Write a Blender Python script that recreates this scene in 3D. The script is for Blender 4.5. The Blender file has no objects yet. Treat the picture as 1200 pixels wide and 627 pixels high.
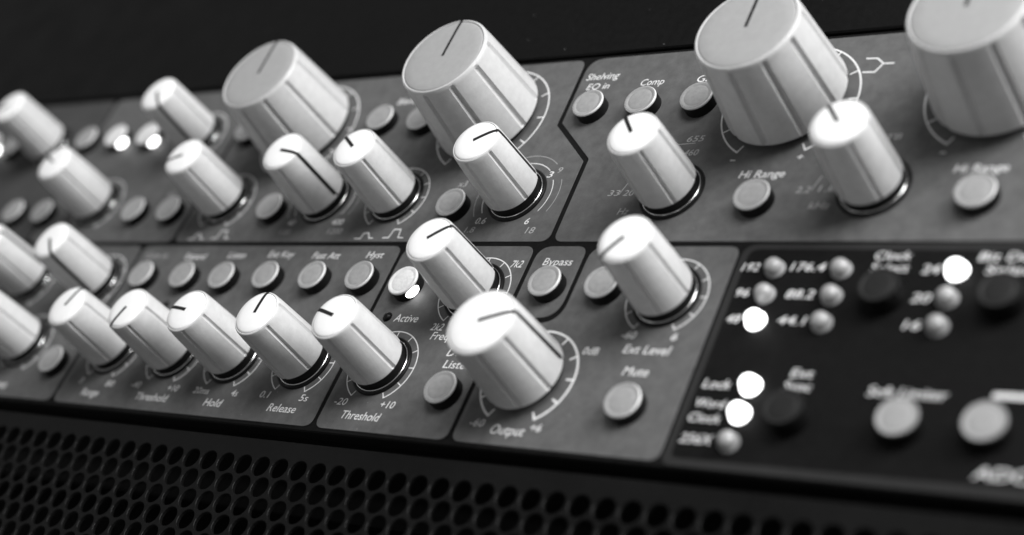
import bpy, bmesh, math, random
from mathutils import Matrix, Vector

random.seed(7)
scene = bpy.context.scene
COL = scene.collection

# Panel coordinates: u to the right, v up, w out of the panel, all in millimetres.
Z0 = 0.10
def W(u, v, w=0.0):
    return Vector((u * 0.001, -w * 0.001, Z0 + v * 0.001))

# ------------------------------------------------------------------ camera
cam_data = bpy.data.cameras.new('camera')
cam = bpy.data.objects.new('camera', cam_data)
COL.objects.link(cam)
CAM = (159.744, -95.137, 176.537)
RIGHT = (0.7836425, 0.3778527, -0.4930840)
UP = (-0.0091962, 0.8007142, 0.5989760)
BACK = (0.6211440, -0.4648485, 0.6309485)
def uvw_dir(d): return Vector((d[0], -d[2], d[1]))
m = Matrix((uvw_dir(RIGHT), uvw_dir(UP), uvw_dir(BACK))).transposed().to_4x4()
m.translation = W(*CAM)
cam.matrix_world = m
cam_data.sensor_width = 36.0
cam_data.lens = 56.77
cam_data.clip_start = 0.005
cam_data.clip_end = 50.0
cam_data.dof.use_dof = True
cam_data.dof.focus_distance = 0.2835
cam_data.dof.aperture_fstop = 9.0
cam_data.dof.aperture_blades = 0
scene.camera = cam

# ------------------------------------------------------------------ world, lamps, exposure
world = bpy.data.worlds.new('World'); scene.world = world
world.use_nodes = True
bg = world.node_tree.nodes['Background']
bg.inputs['Color'].default_value = (1, 1, 1, 1)
bg.inputs['Strength'].default_value = 0.22

def area_light(name, direction, dist, size, size_y, power, target=(-10, 42, 0)):
    ld = bpy.data.lights.new(name, 'AREA')
    ld.shape = 'RECTANGLE'; ld.size = size; ld.size_y = size_y; ld.energy = power
    ob = bpy.data.objects.new(name, ld); COL.objects.link(ob)
    d = uvw_dir(direction).normalized()
    ob.location = W(*target) + d * dist
    ob.rotation_euler = d.to_track_quat('Z', 'Y').to_euler()
    return ob
# the light from the upper right, raking over the panel
area_light('key_light', (0.82, 0.48, 0.44), 0.78, 0.40, 0.40, 8.4)
# the room light in front of the rack
area_light('front_light', (0.38, 0.42, 0.85), 1.10, 0.50, 0.50, 9.0)

scene.view_settings.view_transform = 'Standard'
scene.view_settings.look = 'None'
scene.view_settings.exposure = 0.0
scene.view_settings.gamma = 1.0
scene.view_settings.use_curve_mapping = False
scene.cycles.max_bounces = 6

# ------------------------------------------------------------------ materials (all neutral: a black and white photograph)
def mat(name, val, rough=0.5, spec=0.5, metal=0.0, var=0.0, var_scale=300.0, bump=0.0, bump_scale=2500.0,
        emit=0.0, rough_var=0.0, coat=0.0, dust=0.0):
    mt = bpy.data.materials.new(name); mt.use_nodes = True
    nt = mt.node_tree; N = nt.nodes; L = nt.links
    p = N['Principled BSDF']
    p.inputs['Base Color'].default_value = (val, val, val, 1)
    p.inputs['Roughness'].default_value = rough
    p.inputs['Specular IOR Level'].default_value = spec
    p.inputs['Metallic'].default_value = metal
    p.inputs['Coat Weight'].default_value = coat
    tc = N.new('ShaderNodeTexCoord')
    geo = N.new('ShaderNodeNewGeometry')
    if var > 0:
        n = N.new('ShaderNodeTexNoise'); n.inputs['Scale'].default_value = var_scale
        n.inputs['Detail'].default_value = 6; n.inputs['Roughness'].default_value = 0.65
        L.new(geo.outputs['Position'], n.inputs['Vector'])
        r = N.new('ShaderNodeMapRange')
        r.inputs['From Min'].default_value = 0.3; r.inputs['From Max'].default_value = 0.7
        r.inputs['To Min'].default_value = val * (1 - var); r.inputs['To Max'].default_value = val * (1 + var)
        L.new(n.outputs['Fac'], r.inputs['Value'])
        if dust > 0:   # sparse pale dust flecks lying on the surface
            d = N.new('ShaderNodeTexNoise'); d.inputs['Scale'].default_value = 1150.0; d.inputs['Detail'].default_value = 2
            L.new(geo.outputs['Position'], d.inputs['Vector'])
            q = N.new('ShaderNodeMapRange'); q.inputs['From Min'].default_value = 0.735; q.inputs['From Max'].default_value = 0.80
            L.new(d.outputs['Fac'], q.inputs['Value'])
            mx = N.new('ShaderNodeMix'); mx.data_type = 'RGBA'
            L.new(q.outputs['Result'], mx.inputs[0]); L.new(r.outputs['Result'], mx.inputs[6])
            mx.inputs[7].default_value = (dust, dust, dust, 1)
            L.new(mx.outputs[2], p.inputs['Base Color'])
        else:
            L.new(r.outputs['Result'], p.inputs['Base Color'])
    if rough_var > 0:
        n = N.new('ShaderNodeTexNoise'); n.inputs['Scale'].default_value = 90.0
        n.inputs['Detail'].default_value = 5
        L.new(geo.outputs['Position'], n.inputs['Vector'])
        r = N.new('ShaderNodeMapRange')
        r.inputs['From Min'].default_value = 0.3; r.inputs['From Max'].default_value = 0.7
        r.inputs['To Min'].default_value = max(0.02, rough - rough_var); r.inputs['To Max'].default_value = min(1, rough + rough_var)
        L.new(n.outputs['Fac'], r.inputs['Value']); L.new(r.outputs['Result'], p.inputs['Roughness'])
    if bump > 0:
        n = N.new('ShaderNodeTexNoise'); n.inputs['Scale'].default_value = bump_scale
        n.inputs['Detail'].default_value = 3
        L.new(geo.outputs['Position'], n.inputs['Vector'])
        b = N.new('ShaderNodeBump'); b.inputs['Strength'].default_value = bump; b.inputs['Distance'].default_value = 0.0001
        L.new(n.outputs['Fac'], b.inputs['Height']); L.new(b.outputs['Normal'], p.inputs['Normal'])
    if emit > 0:
        p.inputs['Emission Color'].default_value = (1, 1, 1, 1)
        p.inputs['Emission Strength'].default_value = emit
    return mt

M = {
 'black_panel': mat('black_panel', 0.006, 0.55, 0.09, var=0.35, var_scale=900, bump=0.2, bump_scale=3500),
 'grey_print': mat('grey_print', 0.100, 0.6, 0.22, var=0.20, var_scale=420, bump=0.30, bump_scale=4000, rough_var=0.12, dust=0.25),
 'dark_field': mat('dark_field', 0.055, 0.6, 0.2, var=0.15, var_scale=160, bump=0.30, bump_scale=4000),  # darker grey tone of the far upper-left field
 'module_frame': mat('module_frame', 0.024, 0.55, 0.15, var=0.1, bump=0.2),
 'module_black': mat('module_black', 0.0055, 0.55, 0.09, var=0.25, var_scale=600, bump=0.2),
 'white_print': mat('white_print', 0.70, 0.6, 0.2, var=0.10, var_scale=1500),
 'dim_print': mat('dim_print', 0.34, 0.6, 0.2, var=0.10, var_scale=1500),
 'knob_body': mat('knob_body', 0.56, 0.38, 0.45, var=0.07, var_scale=700, bump=0.35, bump_scale=3000),
 'knob_body_large': mat('knob_body_large', 0.52, 0.36, 0.45, var=0.07, var_scale=700, bump=0.35, bump_scale=3000),
 'white_cap': mat('white_cap', 0.86, 0.45, 0.4, var=0.02, var_scale=500, bump=0.1),
 'grey_cap': mat('grey_cap', 0.33, 0.55, 0.25, var=0.05, var_scale=900, bump=0.25, bump_scale=4000),
 'pointer_black': mat('pointer_black', 0.012, 0.5, 0.3),
 'collar_black': mat('collar_black', 0.005, 0.4, 0.2),
 'chrome': mat('chrome', 0.68, 0.22, 0.5, metal=1.0, var=0.1, var_scale=800),
 'button_cap': mat('button_cap', 0.29, 0.38, 0.45, var=0.12, var_scale=900, bump=0.45, bump_scale=2600),
 'button_side': mat('button_side', 0.005, 0.4, 0.2),
 'button_glint_rim': mat('button_glint_rim', 0.66, 0.3, 0.5),  # pale colour stands in for the glint along the cap edge
 'white_button': mat('white_button', 0.30, 0.45, 0.3, var=0.06),
 'black_button': mat('black_button', 0.014, 0.45, 0.25, var=0.1),
 'lit_button': mat('lit_button', 0.52, 0.35, 0.4, emit=0.16, var=0.15, var_scale=900, bump=0.8, bump_scale=2000),
 'lit_window': mat('lit_window', 0.9, 0.4, 0.3, emit=5.0),
 'led_unlit': mat('led_unlit', 0.32, 0.18, 0.6, var=0.1, var_scale=600),
 'led_lit': mat('led_lit', 0.9, 0.3, 0.4, emit=4.0),
 'vent_black': mat('vent_black', 0.0045, 0.42, 0.13, var=0.3, var_scale=900, bump=0.25, bump_scale=3500, rough_var=0.1),
 'blank_black': mat('blank_black', 0.0045, 0.5, 0.09, var=0.3, var_scale=700, bump=0.4, bump_scale=3000, rough_var=0.1, dust=0.2),
 'interior_black': mat('interior_black', 0.003, 0.8, 0.1),
}

# ------------------------------------------------------------------ builders
def link_mesh(name, me, material, parent=None, smooth=False):
    if material and not me.materials: me.materials.append(M[material])
    if smooth:
        for p in me.polygons: p.use_smooth = True
    ob = bpy.data.objects.new(name, me); COL.objects.link(ob)
    if parent is not None: ob.parent = parent
    return ob

def sharp_edges(me, deg):
    bm = bmesh.new(); bm.from_mesh(me)
    for e in bm.edges:
        if len(e.link_faces) == 2 and e.calc_face_angle(0) > math.radians(deg): e.smooth = False
    for f in bm.faces: f.smooth = True
    bm.to_mesh(me); bm.free()

def mesh_uvw(name, verts, faces):
    """verts as (u, v, w) in mm, relative to nothing (offset vector, no Z0)."""
    me = bpy.data.meshes.new(name)
    me.from_pydata([(u * .001, -w * .001, v * .001) for u, v, w in verts], [], faces)
    me.update()
    return me

def lathe(name, prof, seg=48, mod=None, closed_bottom=False, deg=35):
    """prof: list of (r, w) from the axis top outwards and down; mod(theta, r, w) returns a changed radius.
    A profile starting at r=0 gets a fan."""
    verts, faces, rings = [], [], []
    thetas = seg if isinstance(seg, list) else [2 * math.pi * k / seg for k in range(seg)]
    n = len(thetas)
    for r, w in prof:
        if r <= 1e-6:
            rings.append([len(verts)]); verts.append((0, 0, w))
        else:
            ring = []
            for t in thetas:
                rr = mod(t, r, w) if mod else r
                ring.append(len(verts)); verts.append((rr * math.cos(t), rr * math.sin(t), w))
            rings.append(ring)
    for a, b in zip(rings, rings[1:]):
        for k in range(n):
            k2 = (k + 1) % n
            if len(a) == 1 and len(b) == 1: continue
            if len(a) == 1: faces.append((a[0], b[k], b[k2]))
            elif len(b) == 1: faces.append((a[k], b[0], a[k2]))
            else: faces.append((a[k], b[k], b[k2], a[k2]))
    if closed_bottom: faces.append(tuple(rings[-1]))
    me = mesh_uvw(name, verts, faces)
    bm = bmesh.new(); bm.from_mesh(me); bmesh.ops.recalc_face_normals(bm, faces=bm.faces); bm.to_mesh(me); bm.free()
    sharp_edges(me, deg)
    return me

def rounded(poly, radii, seg=7):
    """round the corners of a polygon given counter-clockwise; radii a number or a list"""
    out = []; n = len(poly)
    for i in range(n):
        r = radii[i] if isinstance(radii, (list, tuple)) else radii
        p = Vector(poly[i]); a = Vector(poly[i - 1]); b = Vector(poly[(i + 1) % n])
        da = (a - p).normalized(); db = (b - p).normalized()
        if r <= 0: out.append(tuple(p)); continue
        ang = da.angle(db); t = min(r / math.tan(ang / 2), 0.49 * (a - p).length, 0.49 * (b - p).length)
        p0, p1 = p + da * t, p + db * t
        for k in range(seg + 1):
            s = k / seg
            q = p0 * (1 - s) ** 2 + p * 2 * s * (1 - s) + p1 * s ** 2
            out.append(tuple(q))
    return out

def plate(name, poly, w0, w1, material, parent, chamfer=0.0, holes=None):
    """a flat plate between w0 and w1 with a small chamfered front edge"""
    n = len(poly)
    verts = [(x, y, w0) for x, y in poly]
    if chamfer > 0:
        verts += [(x, y, w1 - chamfer) for x, y in poly]
        inner = []
        for i in range(n):
            p = Vector(poly[i]); a = Vector(poly[i - 1]); b = Vector(poly[(i + 1) % n])
            d1 = (p - a); d2 = (b - p)
            d1 = d1.normalized() if d1.length > 1e-9 else d2.normalized()
            d2 = d2.normalized() if d2.length > 1e-9 else d1
            nrm = Vector((-(d1.y + d2.y), d1.x + d2.x))
            nrm = nrm.normalized() if nrm.length > 1e-9 else Vector((0, 0))
            q = p + nrm * chamfer; inner.append((q.x, q.y))
        verts += [(x, y, w1) for x, y in inner]; L_ = 3
    else:
        verts += [(x, y, w1) for x, y in poly]; L_ = 2
    faces = []
    for l in range(L_ - 1):
        for i in range(n):
            j = (i + 1) % n
            faces.append((l * n + i, l * n + j, (l + 1) * n + j, (l + 1) * n + i))
    faces.append(tuple(range((L_ - 1) * n, L_ * n)))
    faces.append(tuple(range(n - 1, -1, -1)))
    me = mesh_uvw(name, verts, faces)
    ob = link_mesh(name, me, material, parent)
    return ob

def box(name, u0, u1, v0, v1, w0, w1, material, parent, chamfer=0.0):
    return plate(name, [(u0, v0), (u1, v0), (u1, v1), (u0, v1)], w0, w1, material, parent, chamfer)

def at(ob, u, v, w=0.0):
    ob.location = (u * .001, -w * .001, v * .001); return ob

def tag(ob, label=None, category=None, group=None, kind=None):
    if label: ob['label'] = label
    if category: ob['category'] = category
    if group: ob['group'] = group
    if kind: ob['kind'] = kind
    return ob

def empty(name, u=0, v=0, w=0):
    ob = bpy.data.objects.new(name, None); COL.objects.link(ob); ob.location = W(u, v, w)
    ob.empty_display_size = 0.01
    return ob

# ------------------------------------------------------------------ large structure: rack backdrop, blank panel above, vent panel below
rack = tag(plate('rack_backdrop', [(-420, -260), (420, -260), (420, 330), (-420, 330)], -262, -260, 'interior_black', None), kind='structure')
rack.location = (0, 0, Z0)  # dark sheet added behind everything so the gaps between panels stay black

bp = tag(empty('blank_panel'), 'plain matt black panel filling the rack above the grey audio processor', 'panel')
box('panel_face', -330, 260, 85.5, 219, -3, 0.0, 'blank_black', bp, 0.35)
box('panel_flange', -330, 260, 90, 215, -40, -3.02, 'interior_black', bp)

# perforated vent panel: staggered round holes, pitch 4.57 mm, rows 3.95 mm apart
vp = tag(empty('vent_panel'), 'black perforated vent panel with staggered round holes below the processor', 'vent panel')
def vent_plate():
    pitch, row, rad, th = 4.565, 3.953, 1.93, 0.7
    u_first, v_first = -35.22, -8.68
    rows, n0, n1 = 15, -45, 31
    bm = bmesh.new()
    SEG = 18
    cache = {}
    def vert(u, v, w):
        key = (round(u, 3), round(v, 3), round(w, 3))
        if key not in cache: cache[key] = bm.verts.new((u * .001, -w * .001, v * .001))
        return cache[key]
    hexr = pitch / math.sqrt(3)
    for r in range(rows):
        for k in range(n0, n1):
            cu = u_first + (k + (0.5 if r % 2 else 0)) * pitch; cv = v_first - r * row
            outer, inner, lip, back = [], [], [], []
            for s in range(SEG):
                a = 2 * math.pi * s / SEG + math.pi / 6
                sec = ((a - math.pi / 6) % (math.pi / 3)) - math.pi / 6
                ro = hexr * math.cos(math.pi / 6) / math.cos(sec)
                ca, sa = math.cos(a), math.sin(a)
                outer.append(vert(cu + ro * ca, cv + ro * sa, 0))
                inner.append(vert(cu + (rad + .10) * ca, cv + (rad + .10) * sa, 0))
                lip.append(vert(cu + rad * ca, cv + rad * sa, -0.10))
                back.append(vert(cu + rad * ca, cv + rad * sa, -th))
            for s in range(SEG):
                t = (s + 1) % SEG
                for A, B in ((outer, inner), (inner, lip), (lip, back)):
                    f = [A[s], A[t], B[t], B[s]]
                    if len(set(f)) == 4:
                        try: bm.faces.new(f)
                        except ValueError: pass
    # solid margin above the first row of holes, down to the zigzag of the first cells
    ztop, step = -3.3, 0.2
    for k in range(n0, n1):
        cu = u_first + k * pitch
        pts = [(cu - pitch / 2, v_first + hexr / 2), (cu - pitch / 4, v_first + hexr * 0.75), (cu, v_first + hexr), (cu + pitch / 4, v_first + hexr * 0.75), (cu + pitch / 2, v_first + hexr / 2)]
        for a, b in zip(pts, pts[1:]):
            bm.faces.new([vert(a[0], a[1], 0), vert(b[0], b[1], 0), vert(b[0], ztop - step, 0), vert(a[0], ztop - step, 0)])
            bm.faces.new([vert(a[0], ztop - step, 0), vert(b[0], ztop - step, 0), vert(b[0], ztop, -step), vert(a[0], ztop, -step)])
            bm.faces.new([vert(a[0], ztop, -step), vert(b[0], ztop, -step), vert(b[0], ztop, -th), vert(a[0], ztop, -th)])
    me = bpy.data.meshes.new('perforated_sheet'); bm.normal_update(); bm.to_mesh(me); bm.free()
    return link_mesh('perforated_sheet', me, 'vent_black', vp)
vent_plate()
box('backing', -330, 260, -75, -3.6, -31, -30, 'interior_black', vp)

# ------------------------------------------------------------------ the audio processor
unit = tag(empty('audio_processor'), 'grey and black rack audio processor covered in white knobs, round buttons and small lamps', 'audio processor')
face = box('front_panel', -245, 238, -0.85, 84.85, -3.0, -0.16, 'black_panel', unit, 0.3)
box('chassis', -222, 215, 1, 83, -200, -3.02, 'interior_black', unit)

GR = 2.0
VT, VM1, VM0, VB = 84.0, 40.6, 39.6, 0.0
sections = [
 ('dark_field', [(-232, VM1), (-160.6, VM1), (-160.6, VT), (-232, VT)], GR, 'darker grey field at the far end of the upper row'),
 ('grey_print', [(-159.6, VM1), (-109.0, VM1), (-109.0, VT), (-159.6, VT)], GR, None),
 ('grey_print', [(-108.0, VM1), (-8.95, VM1), (-9.35, 58.75), (-19.35, 67.75), (-19.75, VT), (-108.0, VT)], [GR, GR, 0.8, 0.8, GR, GR], 'grey printed field ending in a zigzag edge'),
 ('grey_print', [(-7.85, VM1), (150, VM1), (150, VT), (-18.65, VT), (-18.3, 68.15), (-8.3, 59.15)], [GR, GR, GR, GR + 1.5, 0.8, 0.8], 'grey printed field with the equaliser knobs'),
 ('grey_print', [(-232, VB), (-117.2, VB), (-117.2, VM0), (-232, VM0)], GR, None),
 ('grey_print', [(-116.2, VB), (-42.25, VB), (-42.25, VM0), (-116.2, VM0)], GR, None),
 ('grey_print', [(-41.25, VB), (-11.1, VB), (-11.1, VM0), (-41.25, VM0)], [GR, GR, GR, GR + 1], None),
 ('grey_print', [(-10.1, 24.6), (0.1, 24.6), (0.1, VM0), (-10.1, VM0)], [0.6, 4.0, GR, GR + 1], 'small grey printed field around the Bypass button'),
 ('grey_print', [(-10.1, VB), (29.85, VB), (29.85, VM0), (1.1, VM0), (1.1, 23.6), (-10.1, 23.6)], [GR, GR, GR, GR + 1, 4.5, 0.6], 'grey printed field with the Output knob'),
]
for mname, poly, rad, lab in sections:
    ob = plate('printed_field', rounded(poly, rad), -0.25, 0.0, mname, unit, 0.05)
    if lab: tag(ob, lab)

# ---------------------------------------------------------------- knobs
def groove_thetas(ng, half, first=0.0, flat=9):
    """angles for a lathe with ng narrow grooves; returns sorted thetas"""
    th = []
    step = 2 * math.pi / ng
    for g in range(ng):
        c = first + g * step
        th += [c - half, c - half * 0.55, c - half * 0.18, c + half * 0.18, c + half * 0.55, c + half]
        for k in range(1, flat):
            th.append(c + half + (step - 2 * half) * k / flat)
    return th

def knob_meshes(kind):
    if kind == 's':
        prof = [(0.0, 14.75), (4.25, 14.75), (4.32, 14.98), (4.45, 15.02), (4.62, 14.90), (4.72, 14.60), (4.76, 14.20), (4.79, 13.75), (4.85, 13.2), (5.40, 2.6), (5.36, 2.15), (5.15, 1.95), (3.0, 1.95)]
        ng, half_mm, depth, rim, low = 6, 0.48, 0.42, 14.75, 2.0
        capp = [(0.0, 15.42), (1.5, 15.40), (3.0, 15.32), (3.9, 15.20), (4.18, 15.08), (4.27, 14.90), (4.27, 14.76)]
        body = 'knob_body'
    elif kind == 'm':
        prof = [(0.0, 15.3), (5.75, 15.3), (5.85, 15.52), (6.02, 15.56), (6.22, 15.40), (6.33, 15.05), (6.38, 14.6), (6.42, 14.1), (6.5, 13.4), (7.25, 2.0), (7.2, 1.6), (7.0, 1.4), (4.0, 1.4)]
        ng, half_mm, depth, rim, low = 8, 0.58, 0.46, 15.2, 1.5
        capp = [(0.0, 15.95), (2.0, 15.93), (4.2, 15.84), (5.3, 15.70), (5.68, 15.58), (5.77, 15.45), (5.77, 15.31)]
        body = 'knob_body'
    else:
        prof = [(0.0, 17.85), (8.55, 17.85), (8.62, 18.12), (8.78, 18.20), (9.02, 18.08), (9.2, 17.75), (9.26, 17.3), (9.3, 16.75), (9.42, 16.0), (10.85, 2.0), (10.8, 1.6), (10.55, 1.35), (6.0, 1.35)]
        ng, half_mm, depth, rim, low = 10, 0.75, 0.58, 17.45, 1.5
        capp = [(0.0, 18.32), (3.0, 18.31), (6.5, 18.26), (8.2, 18.18), (8.48, 18.10), (8.57, 17.98), (8.57, 17.86)]
        body = 'knob_body_large'
    half = half_mm / prof[-4][0]
    first = 0.0
    th = groove_thetas(ng, half)
    step = 2 * math.pi / ng
    def mod(t, r, w):
        if w > rim - 0.01 or w < low - 0.2 or (w < prof[-3][1] + 0.01 and r < prof[-3][0] - 0.02): return r
        k = 1.0 if w < rim - 0.5 else (rim - w) / 0.5
        d = abs(((t - first + step / 2) % step) - step / 2)
        if d >= half: return r
        x = d / half
        g = 1.0 if x < 0.2 else (1 - x) / 0.8
        return r - depth * k * min(1, g * 1.15)
    me_body = lathe('knob_' + kind, prof, th, mod, False, 28); me_body.materials.append(M[body])
    me_cap = lathe('cap_' + kind, capp, 64, None, False, 50); me_cap.materials.append(M['grey_cap' if kind == 'b' else 'white_cap'])
    # pointer line: across the cap and down the side
    hw = 0.34 if kind != 'b' else 0.29
    path = [(-0.15, capp[0][1])] + [(r, w) for r, w in capp[1:5]] + [(r, w) for r, w in prof[3:6]]
    side = [(prof[-4][0], prof[-4][1])]
    verts, faces = [], []
    def add_path(pts, off_r, off_w):
        base = len(verts)
        for r, w in pts:
            verts.append((r + off_r, -hw, w + off_w)); verts.append((r + off_r, hw, w + off_w))
        for i in range(len(pts) - 1):
            a = base + 2 * i
            faces.append((a, a + 2, a + 3, a + 1))
    full = [(r, w + 0.035) for r, w in path[:5]] + [(r + 0.03, w + 0.035) for r, w in path[5:]] + \
           [(prof[6][0] + 0.05, prof[6][1]), (prof[7][0] + 0.05, prof[7][1]), (prof[8][0] + 0.05, prof[8][1]), (prof[9][0] + 0.05, prof[9][1] + 0.3)]
    add_path(full, 0, 0)
    # back faces give the strip a little thickness
    n = len(verts)
    for (x, y, z) in list(verts): verts.append((x - 0.08 if z < prof[5][1] else x, y, z - (0.08 if z >= prof[5][1] else 0)))
    for i in range(len(full) - 1):
        a = n + 2 * i
        faces.append((a, a + 1, a + 3, a + 2))
        b = 2 * i
        faces.append((b, n + b, n + b + 2, b + 2)); faces.append((b + 1, b + 3, n + b + 3, n + b + 1))
    me_ptr = mesh_uvw('pointer_' + kind, verts, faces); me_ptr.materials.append(M['pointer_black'])
    return me_body, me_cap, me_ptr

KM = {k: knob_meshes(k) for k in 'smb'}
me_washer = lathe('washer', [(5.60, 0.10), (5.62, 0.42), (5.72, 0.50), (5.95, 0.46), (6.08, 0.30), (6.12, -0.12)], 56, None, False, 40); me_washer.materials.append(M['collar_black'])
me_ring = lathe('chrome_ring', [(5.22, -0.1), (5.22, 0.40), (5.27, 0.50), (5.36, 0.54), (5.45, 0.50), (5.52, 0.40), (5.53, -0.1)], 56, None, False, 60); me_ring.materials.append(M['chrome'])
me_shaft = lathe('shaft_sleeve', [(2.9, 1.94), (4.9, 1.9), (5.05, 1.7), (5.1, 0.30), (5.12, -0.1)], 40, None, False, 40); me_shaft.materials.append(M['collar_black'])
me_shaft_m = lathe('shaft_sleeve', [(3.0, 1.39), (5.9, 1.36), (6.0, 0.0), (6.0, -0.12)], 40, None, False, 40); me_shaft_m.materials.append(M['collar_black'])
me_shaft_b = lathe('shaft_sleeve', [(3.0, 1.34), (9.2, 1.3), (9.4, 0.0), (9.4, -0.12)], 40, None, False, 40); me_shaft_b.materials.append(M['collar_black'])

def knob(kind, u, v, pointer_deg, label):
    b, c, p = KM[kind]
    k = at(link_mesh('control_knob', b, None, unit), u, v)
    k.rotation_euler = (0, -math.radians(pointer_deg), 0)
    k['label'] = label
    link_mesh('knob_cap', c, None, k)
    link_mesh('pointer_line', p, None, k)
    if kind == 's':
        link_mesh('shaft_sleeve', me_shaft, None, k)
        link_mesh('collar', me_washer, None, k)
        r = link_mesh('collar_ring', me_ring, None, k)
    else:
        link_mesh('shaft_sleeve', me_shaft_m if kind == 'm' else me_shaft_b, None, k)
    return k

R1, R2, R3, R4 = 69.9, 51.15, 29.6, 13.25
KNOBS = [
 ('b', -85.3, R1, 92, 'large knob with grey cap standing further from the lens, above two small knobs'),
 ('b', -35.7, R1, 90, 'large knob with grey cap and dark pointer, behind the x3 button'),
 ('b', 28.3, R1, 90, 'large knob with grey cap cut by the top edge, above the left Hi Range button'),
 ('b', 65.05, R1, 90, 'large knob with grey cap in the top right corner of the photo'),
 ('s', -120.0, R1, -52, 'small white knob beside two lit buttons, its pointer running down the side'),
 ('s', -175.0, R1, 200, 'blurred small white knob at the far end of the top row'),
 ('s', -141.6, R2, 154, 'blurred small white knob in the second row, near the far end'),
 ('s', -98.2, R2, 197, 'small white knob in the second row before the divider line, pointer to the left'),
 ('s', -69.1, R2, -10, 'small white knob with a black line running down its side, next to the large knob'),
 ('s', -50.0, R2, 143, 'small white knob above the two pulse symbols'),
 ('s', -20.65, R2, 31, 'small white knob between the x3 button and the zigzag divider'),
 ('s', 12.4, R2, 128, 'small white knob under the Comp button, marked in Hz'),
 ('s', 49.1, R2, 127, 'small white knob marked in kHz, between the two Hi Range buttons'),
 ('s', -148.0, R3, 30, 'blurred small knob cut by the left edge, upper one'),
 ('s', -124.6, R3, -51, 'blurred small white knob near the left edge with a line down its side'),
 ('s', -19.85, R3, 38, 'small white knob next to the lit Active button, behind the Output knob'),
 ('s', 19.9, R3, -130, 'small white knob above the Ext Level legend'),
 ('s', -136.0, R4, 60, 'blurred small knob cut by the left edge, lower one'),
 ('s', -105.8, R4, 72, 'leftmost white knob of the bottom row of five'),
 ('s', -87.1, R4, -113, 'second white knob of the bottom row of five, pointer to the lower left'),
 ('s', -70.1, R4, 172, 'white knob above the Hold legend'),
 ('s', -51.5, R4, 89, 'white knob above the Release legend'),
 ('s', -32.4, R4, 164, 'white knob above the sharp Threshold legend, rightmost of the row of five'),
 ('m', 0.0, 12.95, 21, 'medium white knob with bright cap above the Output legend, nearest the lens'),
]
for k in KNOBS: knob(*k)

# ---------------------------------------------------------------- buttons
me_bside = lathe('button_side', [(2.95, 2.02), (3.08, 2.0), (3.12, 1.8), (3.17, -0.12)], 48, None, False, 40); me_bside.materials.append(M['button_side'])
def cap_mesh(name, material, lift=0.0):
    h = 2.4 + lift
    me = lathe(name, [(0.0, h - 0.02), (0.8, h - 0.03), (1.6, h - 0.06), (2.2, h - 0.10), (2.34, h - 0.15), (2.48, h - 0.11), (2.7, h - 0.06), (2.9, h - 0.03), (2.98, h - 0.05), (2.98, h - 0.5)], 56, None, False, 30)
    me.materials.append(M[material]); return me
me_brim = lathe('button_glint_rim', [(2.985, 2.2), (2.995, 2.34), (3.05, 2.32), (3.14, 2.14), (3.15, 2.04), (3.1, 1.9)], 56, None, False, 60); me_brim.materials.append(M['button_glint_rim'])
me_bcap = cap_mesh('button_cap', 'button_cap')
me_bcap_lit = cap_mesh('button_cap_lit', 'lit_button')
me_bcap_white = cap_mesh('button_cap_white', 'white_button', 0.4)
me_bcap_black = cap_mesh('button_cap_black', 'black_button', 0.9)
me_bside_tall = lathe('button_side_tall', [(2.95, 2.35), (3.10, 2.33), (3.13, 2.1), (3.17, -0.1)], 48, None, False, 40); me_bside_tall.materials.append(M['button_side'])
me_bside_black = lathe('button_side_black', [(2.95, 2.85), (3.10, 2.83), (3.13, 2.6), (3.17, -0.1)], 48, None, False, 40); me_bside_black.materials.append(M['button_side'])
# lit window in the side wall of an illuminated button: a bulging bean
def window_mesh():
    verts, faces = [], []
    nu, nv = 9, 7
    for j in range(nv):
        for i in range(nu):
            a = -1 + 2 * i / (nu - 1); b = -1 + 2 * j / (nv - 1)
            s = max(abs(a), abs(b)); l = math.hypot(a, b)
            x, y = (a * s / l, b * s / l) if l > 0 else (0, 0)
            bulge = math.sqrt(max(0, 1 - x * x - y * y))
            t = math.radians(-34) + x * 0.54
            r = 3.02 + 0.5 * bulge
            verts.append((r * math.cos(t), r * math.sin(t), 1.05 + y * 1.0))
    for j in range(nv - 1):
        for i in range(nu - 1):
            q = j * nu + i; faces.append((q, q + 1, q + nu + 1, q + nu))
    me = mesh_uvw('lit_window', verts, faces); me.materials.append(M['lit_window'])
    for p in me.polygons: p.use_smooth = True
    return me
me_win = window_mesh()

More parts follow.
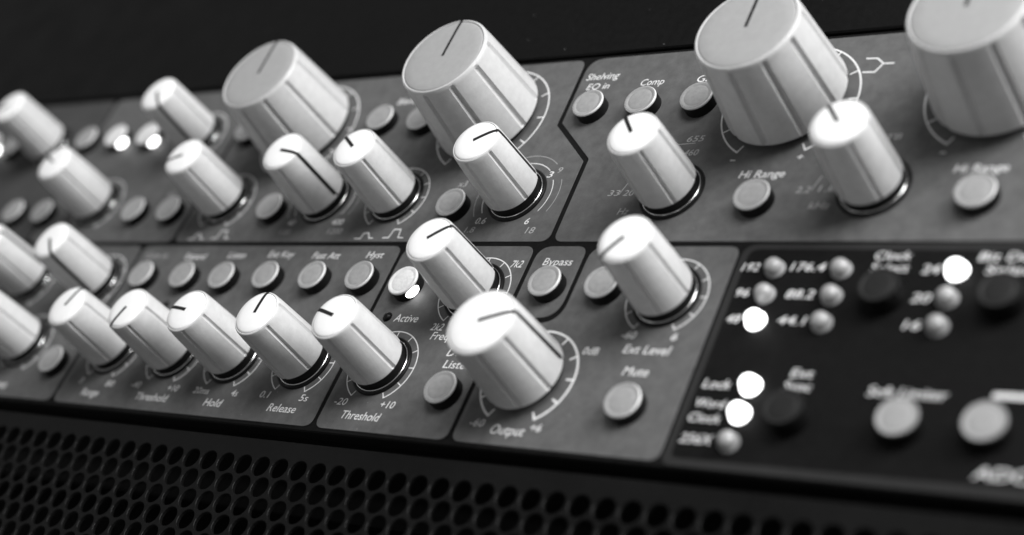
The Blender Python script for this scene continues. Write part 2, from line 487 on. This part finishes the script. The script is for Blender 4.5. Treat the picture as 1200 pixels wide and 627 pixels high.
def button(u, v, label, style='grey', parent=None):
    parent = parent or unit
    cap = {'grey': me_bcap, 'lit': me_bcap_lit, 'white': me_bcap_white, 'black': me_bcap_black}[style]
    side = {'white': me_bside_tall, 'black': me_bside_black}.get(style, me_bside)
    b = at(link_mesh('push_button', cap, None, parent), u + 0.45, v - 0.25)
    b['label'] = label
    link_mesh('button_side', side, None, b)
    link_mesh('button_glint_rim', me_brim, None, b)
    if style == 'lit': link_mesh('lit_window', me_win, None, b)
    return b
B1, B2, B3, B4 = 71.0, 48.4, 31.0, 8.9
BUTTONS = [
 (-12.8, B1, 'grey round button under the Shelving EQ in legend'), (-1.35, B1, 'grey round button under the Comp legend'),
 (10.3, B1, 'grey round button beside the large knob, right of the Comp button'),
 (29.05, B2 + .3, 'grey round button under the left Hi Range legend'), (66.2, B2 + .2, 'pale round button under the right Hi Range legend'),
 (-64.5, B1, 'grey round button between the two large knobs, fully visible'), (-53.3, B1 - .7, 'grey round button half hidden by a large knob'),
 (-103.2, B1 - 1, 'grey round button peeping out left of the farther large knob'),
 (-34.0, B2, 'grey round button under the x3 mark'), (-82.3, B2, 'grey round button left of the knob with the black side line'),
 (-125.5, B2, 'blurred grey round button, left of a pair in the second row'), (-113.7, B2, 'blurred grey round button, right of a pair in the second row'),
 (-170.0, B2 + .2, 'blurred dark round button at the left edge of the photo'), (-158.6, B2, 'blurred round button left of the second-row knob'),
 (-160.0, B1 - .3, 'blurred round button left of the two lit buttons'),
 (-109.6, B3, 'leftmost grey button of the row of six'), (-96.7, B3, 'second grey button of the row of six'),
 (-84.8, B3, 'third grey button of the row of six'), (-72.3, B3 + .3, 'fourth grey button of the row of six'),
 (-59.6, B3 + .4, 'grey round button under the Fast Att legend'), (-47.35, B3 + .5, 'grey round button under the Hyst legend'),
 (-4.3, B3, 'grey round button under the Bypass legend'), (7.4, B3 - .1, 'grey round button half hidden by the Ext Level knob'),
 (-15.7, B4, 'grey round button under the Listen legend'), (20.8, B4, 'pale round button under the Mute legend'),
 (-189.8, B1 - 1.5, 'blurred grey round button at the left edge, beside a lit one'),
 (-121.9, B4, 'blurred grey round button at the lower left'),
]
for u, v, lab in BUTTONS: button(u, v, lab)
button(-35.8, 30.4, 'brightly lit round button above the Active legend', 'lit')
button(-148.7, B1 - .3, 'blurred lit button, left of the pair near the top left', 'lit')
button(-137.1, B1 - .5, 'blurred lit button, right of the pair near the top left', 'lit')
button(-199.0, B1 - .3, 'blurred lit button at the left edge of the photo', 'lit')

# small dark indicator lamps in the panel
me_lamp = lathe('lamp', [(0.0, 0.62), (0.4, 0.56), (0.65, 0.4), (0.78, 0.15), (0.8, 0.0), (1.0, 0.06), (1.05, -0.1)], 28, None, False, 60); me_lamp.materials.append(M['collar_black'])
for u, v, lab in ((-37.0, 23.6, 'tiny dark lamp left of the Active legend'), (-98.6, 24.3, 'tiny dark lamp behind the Hold knob')):
    tag(at(link_mesh('indicator_lamp', me_lamp, None, unit), u, v), lab)

# ---------------------------------------------------------------- black converter module
module = plate('converter_module', rounded([(30.45, -0.45), (150, -0.45), (150, 40.05), (30.45, 40.05)], [1.6, GR, GR, 2.6]), -0.155, 0.02, 'module_frame', unit, 0.05)
tag(module, 'black module with small lamps and a dark grey border')
plate('module_face', rounded([(31.75, 0.95), (148.5, 0.95), (148.5, 39.0), (31.75, 39.0)], [1.2, 1.2, 1.2, 2.0]), -0.1, 0.05, 'module_black', module)
def led_mesh(name, material):
    me = lathe(name, [(0.0, 2.1), (0.4, 2.06), (0.82, 1.93), (1.16, 1.66), (1.36, 1.3), (1.44, 0.9), (1.46, 0.3), (1.68, 0.25), (1.70, 0.0)], 32, None, False, 55)
    me.materials.append(M[material]); return me
me_led, me_led_lit = led_mesh('led', 'led_unlit'), led_mesh('led_lit', 'led_lit')
LEDS = [(37.5, 35.1, 0, 'unlit lamp beside 192'), (37.45, 30.2, 0, 'unlit lamp beside 96'), (37.5, 25.35, 1, 'lit lamp beside 48'),
 (48.7, 35.05, 0, 'unlit lamp beside 176.4'), (48.65, 30.15, 0, 'unlit lamp beside 88.2'), (48.6, 25.3, 0, 'unlit lamp beside 44.1'),
 (66.75, 35.1, 1, 'lit lamp beside 24'), (66.6, 30.15, 0, 'unlit lamp beside 20'), (66.45, 25.35, 0, 'unlit lamp beside 16'),
 (40.75, 13.8, 1, 'lit lamp beside Lock'), (40.65, 8.95, 1, 'lit lamp beside Word Clock'), (40.6, 4.05, 0, 'unlit lamp beside 256X')]
for u, v, lit, lab in LEDS:
    tag(at(link_mesh('indicator_lamp', me_led_lit if lit else me_led, None, module), u, v, 0.05), lab)
def module_button(u, v, style, lab):
    cap = {'white': me_bcap_white, 'black': me_bcap_black}[style]; side = {'white': me_bside_tall, 'black': me_bside_black}[style]
    me = bpy.data.meshes.new('module_button_' + style)
    bm = bmesh.new(); bm.from_mesh(cap); n = len(bm.faces); bm.from_mesh(side)
    bm.faces.ensure_lookup_table()
    for i, f in enumerate(bm.faces): f.material_index = 0 if i < n else 1
    bm.to_mesh(me); bm.free()
    me.materials.append(cap.materials[0]); me.materials.append(side.materials[0])
    tag(at(link_mesh('push_button', me, None, module), u, v, 0.05), lab)
module_button(57.1, 30.4, 'black', 'black round button under Clock Select')
module_button(75.1, 29.9, 'black', 'black round button at the right edge')
module_button(48.9, 9.0, 'black', 'black round button under the Ext legend')
module_button(65.9, 9.0, 'white', 'pale round button under Soft Limiter')
module_button(78.0, 9.2, 'white', 'pale round button at the right edge, above the cut-off lettering')

# ---------------------------------------------------------------- printed scales
PW = 0.02
def stroke_mesh(name, strokes, width, w=PW):
    """strokes: polylines in panel mm; flat ribbons with mitred joints"""
    verts, faces = [], []
    for pts in strokes:
        P = [Vector(p) for p in pts]; base = len(verts)
        closed = False
        for i, p in enumerate(P):
            d1 = (P[i] - P[i - 1]).normalized() if i > 0 else (P[1] - P[0]).normalized()
            d2 = (P[i + 1] - P[i]).normalized() if i < len(P) - 1 else d1
            t = (d1 + d2); t = t.normalized() if t.length > 1e-6 else d1
            nrm = Vector((-t.y, t.x)); c = max(0.45, nrm.dot(Vector((-d1.y, d1.x))))
            h = width / 2 / c
            a = p + nrm * h; b = p - nrm * h
            verts.append((a.x, a.y, w)); verts.append((b.x, b.y, w))
        for i in range(len(P) - 1):
            q = base + 2 * i; faces.append((q + 1, q + 3, q + 2, q))
    return mesh_uvw(name, verts, faces)

def arc(r, a0, a1, step=4):
    n = max(2, int(abs(a1 - a0) / step))
    return [(r * math.cos(math.radians(a0 + (a1 - a0) * k / n)), r * math.sin(math.radians(a0 + (a1 - a0) * k / n))) for k in range(n + 1)]

def scale_mesh(name, r, width, tick):
    """one ring sector with inward ticks every thirty degrees, welded into one sheet"""
    verts, faces = [], []
    ro, ri, rt = r + width / 2, r - width / 2, r - tick
    half = math.degrees(width * 0.5 / r)
    angs = []
    for k in range(11):
        a = -60 + 30 * k
        if k == 0: angs += [(a, 1), (a + 2 * half, 1)]
        elif k == 10: angs += [(a - 2 * half, 1), (a, 1)]
        else: angs += [(a - half, 1), (a + half, 1)]
        if k < 10:
            for s in range(1, 6): angs.append((a + 30 * s / 6, 0))
    for a, t in angs:
        c, s = math.cos(math.radians(a)), math.sin(math.radians(a))
        verts += [(ro * c, ro * s, PW), (ri * c, ri * s, PW), (rt * c, rt * s, PW)]
    for i in range(len(angs) - 1):
        q = 3 * i
        faces.append((q, q + 3, q + 4, q + 1))
        if angs[i][1] and angs[i + 1][1]: faces.append((q + 1, q + 4, q + 5, q + 2))
    bm = bmesh.new()
    bv = [bm.verts.new((u * .001, -w * .001, v * .001)) for u, v, w in verts]
    for f in faces: bm.faces.new([bv[i] for i in reversed(f)])
    bmesh.ops.delete(bm, geom=[v for v in bm.verts if not v.link_faces], context='VERTS')
    me = bpy.data.meshes.new(name); bm.to_mesh(me); bm.free()
    me.materials.append(M['white_print'])
    return me
SC = {'s': scale_mesh('scale_s', 7.35, 0.22, 1.15), 'm': scale_mesh('scale_m', 9.0, 0.42, 1.5), 'b': scale_mesh('scale_b', 12.4, 0.30, 1.6)}
for kind, u, v in [('b', -85.3, R1), ('b', -35.7, R1), ('b', 28.3, R1), ('b', 65.05, R1), ('s', -50.0, R2), ('s', -98.2, R2), ('s', -19.85, R3), ('s', 19.9, R3),
                   ('s', -105.8, R4), ('s', -87.1, R4), ('s', -70.1, R4), ('s', -51.5, R4), ('s', -32.4, R4), ('m', 0.0, 12.95),
                   ('s', -120.0, R1), ('s', -124.6, R3), ('s', -136.0, R4), ('s', -141.6, R2), ('s', -148.0, R3)]:
    at(link_mesh('dial_scale', SC[kind], None, unit), u, v)

def strokes(name, pts, width, material, u=0, v=0):
    return at(link_mesh(name, stroke_mesh(name, pts, width), material, unit), u, v)
# broken double scales of the filter knobs
for u, v in ((-20.65, R2), (-69.1, R2)):
    strokes('scale_arc', [arc(7.4, -30, 27)], 0.17, 'white_print', u, v)
    strokes('scale_arc', [arc(7.4, 49, 213)], 0.17, 'white_print', u, v)
    strokes('scale_arc', [arc(9.15, -25, 22)], 0.13, 'dim_print', u, v)
    strokes('scale_arc', [arc(9.15, 50, 212)], 0.13, 'dim_print', u, v)
# pulse symbols, shelf symbols, tick marks
for du in (0, -48.2):
    strokes('pulse_symbol', [[(-55.6, 41.33), (-54.0, 41.35), (-53.75, 42.65), (-52.5, 42.65), (-51.85, 41.45), (-50.8, 41.45)]], 0.24, 'white_print', du)
    strokes('pulse_symbol', [[(-48.4, 41.5), (-46.85, 41.55), (-46.4, 43.5), (-44.75, 43.5), (-44.45, 41.55), (-43.1, 41.5)]], 0.24, 'white_print', du)
for du in (0, 36.75):
    strokes('shelf_symbol', [[(39.6, 78.65), (41.7, 78.5), (43.05, 77.25), (45.0, 77.15)]], 0.27, 'white_print', du)
    strokes('shelf_symbol', [[(39.8, 75.6), (42.0, 75.45), (43.05, 77.2)]], 0.27, 'white_print', du)
    strokes('minus_mark', [[(21.3, 57.55), (22.3, 57.5)]], 0.25, 'white_print', du)
    strokes('scale_tick', [[(1.75, 50.7), (2.75, 53.6)]], 0.16, 'dim_print', du)
    strokes('scale_tick', [[(9.4, 61.55), (13.0, 61.75)]], 0.16, 'dim_print', du)
strokes('module_line', [[(77.0, 14.75), (140, 14.75)]], 0.85, 'white_print').location.y -= 0.00006

# ---------------------------------------------------------------- printed lettering
TEXT = [
 ('Shelving', -17.5, -9.9, 78.55, 1.6, 0), ('EQ in', -16.4, -11.1, 76.1, 1.5, 0), ('Comp', -4.5, 0.9, 76.2, 1.55, 0), ('Gate', 7.5, 12.9, 76.1, 1.55, 0),
 ('655', 10.9, 14.5, 62.1, 1.3, 1), ('460', 11.4, 14.5, 59.0, 1.3, 1), ('33', -0.6, 1.9, 50.5, 1.25, 1), ('20', 2.6, 4.9, 50.45, 1.25, 1), ('Hz', 3.1, 5.5, 46.35, 1.4, 1),
 ('Hi Range', 24.2, 32.9, 53.65, 1.55, 0), ('Hi Range', 61.2, 69.9, 53.55, 1.55, 0),
 ('2.2', 35.8, 38.5, 50.25, 1.25, 1), ('1.8', 39.7, 42.9, 50.4, 1.25, 1), ('kHz', 39.1, 42.9, 46.95, 1.4, 1), ('18', 48.6, 51.0, 60.6, 1.25, 1), ('+', 33.6, 35.0, 57.1, 1.3, 0),
 ('Active', -35.2, -29.3, 22.7, 1.65, 0), ('2k2', -25.7, -22.7, 21.2, 1.5, 0), ('Frequency', -24.7, -14.9, 19.3, 1.6, 0), ('7k2', -14.6, -11.8, 34.95, 1.5, 0),
 ('De-Ess', -19.3, -12.3, 16.1, 1.6, 0), ('Listen', -18.9, -12.6, 13.7, 1.6, 0),
 ('Hyst', -50.0, -45.5, 36.75, 1.55, 0), ('Fast Att', -64.2, -56.7, 36.5, 1.55, 0), ('Ext Key', -76.7, -69.3, 36.75, 1.55, 0), ('Listen', -88.4, -83.0, 36.45, 1.55, 0),
 ('Expand', -101.3, -94.8, 36.1, 1.55, 0), ('Gate in', -114.2, -107.1, 36.3, 1.55, 1), ('Bypass', -7.8, -1.4, 35.5, 1.55, 0),
 ('Release', -54.7, -47.3, 2.35, 1.65, 0), ('0.1', -58.4, -55.8, 5.0, 1.4, 0), ('5s', -48.1, -45.8, 4.95, 1.4, 0),
 ('Threshold', -36.4, -27.1, 2.25, 1.65, 0), ('-20', -39.4, -36.2, 4.9, 1.4, 0), ('+10', -28.6, -25.1, 5.0, 1.4, 0),
 ('Range', -108.5, -102.9, 2.05, 1.65, 0), ('0', -111.2, -110.0, 4.7, 1.4, 0), ('80', -102.7, -100.0, 4.5, 1.4, 0),
 ('Threshold', -91.9, -82.3, 2.2, 1.65, 0), ('-40', -94.9, -92.0, 4.8, 1.4, 0), ('+10', -84.0, -80.7, 4.7, 1.4, 0),
 ('Hold', -71.8, -66.9, 2.2, 1.65, 0), ('20ms', -76.4, -71.9, 4.7, 1.4, 0), ('4s', -66.0, -64.0, 4.75, 1.4, 0),
 ('Output', -3.0, 4.1, 2.05, 1.75, 0), ('-60', -7.7, -4.5, 3.1, 1.4, 0), ('+6', 4.6, 7.0, 3.1, 1.4, 0), ('0dB', 8.3, 11.6, 17.9, 1.4, 0),
 ('-60', 14.4, 17.3, 21.3, 1.4, 0), ('6', 23.7, 25.0, 21.3, 1.4, 0), ('Ext Level', 15.9, 24.7, 18.55, 1.6, 0), ('Mute', 17.5, 22.5, 14.45, 1.6, 0),
 ('x3', -36.1, -33.8, 53.5, 1.4, 1), ('0.6', -27.5, -24.9, 44.65, 1.4, 0), ('1.8', -29.0, -26.6, 42.65, 1.3, 1), ('6', -16.1, -14.9, 44.45, 1.4, 0), ('18', -14.9, -12.8, 42.4, 1.4, 1),
 ('3', -15.9, -14.5, 55.1, 1.4, 0), ('9', -14.1, -12.9, 56.1, 1.3, 1),
 ('40', -76.4, -74.2, 44.7, 1.4, 0), ('400', -64.1, -60.8, 44.75, 1.4, 0), ('120', -77.2, -74.2, 42.5, 1.3, 1), ('1200', -63.9, -59.8, 42.55, 1.3, 1),
 ('Blend', -63.8, -58.6, 75.9, 1.55, 0), ('x3', -119.4, -117.0, 53.2, 1.4, 1),
 ('Freq', -139.5, -134.0, 2.1, 1.65, 0), ('Thru', -120.5, -116.9, 13.0, 1.4, 0),
 ('192', 31.5, 34.8, 34.75, 1.55, 0), ('176.4', 40.0, 46.0, 34.9, 1.55, 0), ('96', 32.0, 34.7, 29.85, 1.55, 0), ('88.2', 40.8, 45.8, 29.8, 1.55, 0),
 ('48', 32.2, 34.8, 24.95, 1.55, 0), ('44.1', 41.0, 45.8, 25.0, 1.55, 0),
 ('Clock', 53.2, 59.3, 37.15, 1.5, 0), ('Select', 53.2, 59.4, 34.95, 1.5, 0), ('24', 61.3, 64.2, 34.7, 1.55, 0), ('20', 61.1, 64.2, 29.6, 1.55, 0), ('16', 61.2, 64.0, 24.85, 1.55, 0),
 ('Bit Depth', 69.3, 80.9, 37.05, 1.5, 0), ('Select', 70.8, 79.0, 34.8, 1.5, 0),
 ('Lock', 32.6, 37.6, 13.1, 1.6, 0), ('Word', 32.4, 37.7, 9.75, 1.5, 0), ('Clock', 32.2, 38.0, 7.2, 1.5, 0), ('256X', 32.2, 37.8, 3.55, 1.6, 0),
 ('Ext', 46.4, 50.2, 15.85, 1.5, 0), ('Sync', 45.9, 50.6, 13.6, 1.5, 0), ('Soft Limiter', 59.1, 71.0, 13.5, 1.65, 0), ('ADC', 77.3, 85.0, 2.05, 1.8, 0),
]
temps = []
for s in sorted({t[0] for t in TEXT}):
    cu = bpy.data.curves.new('lettering', 'FONT'); cu.body = s; cu.size = 1.0; cu.resolution_u = 3; cu.offset = 0.004
    ob = bpy.data.objects.new('lettering', cu); COL.objects.link(ob); temps.append((s, ob))
dg = bpy.context.evaluated_depsgraph_get()
LET = {}
for s, ob in temps:
    me = bpy.data.meshes.new_from_object(ob.evaluated_get(dg)); LET[s] = ([v.co.copy() for v in me.vertices], [tuple(p.vertices) for p in me.polygons])
    bpy.data.meshes.remove(me)
for s, ob in temps:
    cu = ob.data; bpy.data.objects.remove(ob); bpy.data.curves.remove(cu)
CAPH = 0.70
for s, u0, u1, v, cap, dim in TEXT:
    co, fa = LET[s]
    x0 = min(c.x for c in co); x1 = max(c.x for c in co)
    shear = 0.20
    k = cap / CAPH
    sx = (u1 - u0 - shear * cap) / (x1 - x0)
    on_module = u0 > 31.0 and v < 40
    w = 0.075 if on_module else PW
    verts = [((c.x - x0) * sx + shear * c.y * k + u0, c.y * k + v, w) for c in co]
    me = mesh_uvw('lettering', verts, fa)
    tag(link_mesh('lettering', me, 'dim_print' if dim else 'white_print', unit), ('faint' if dim else 'white') + ' slanted lettering reading ' + s)
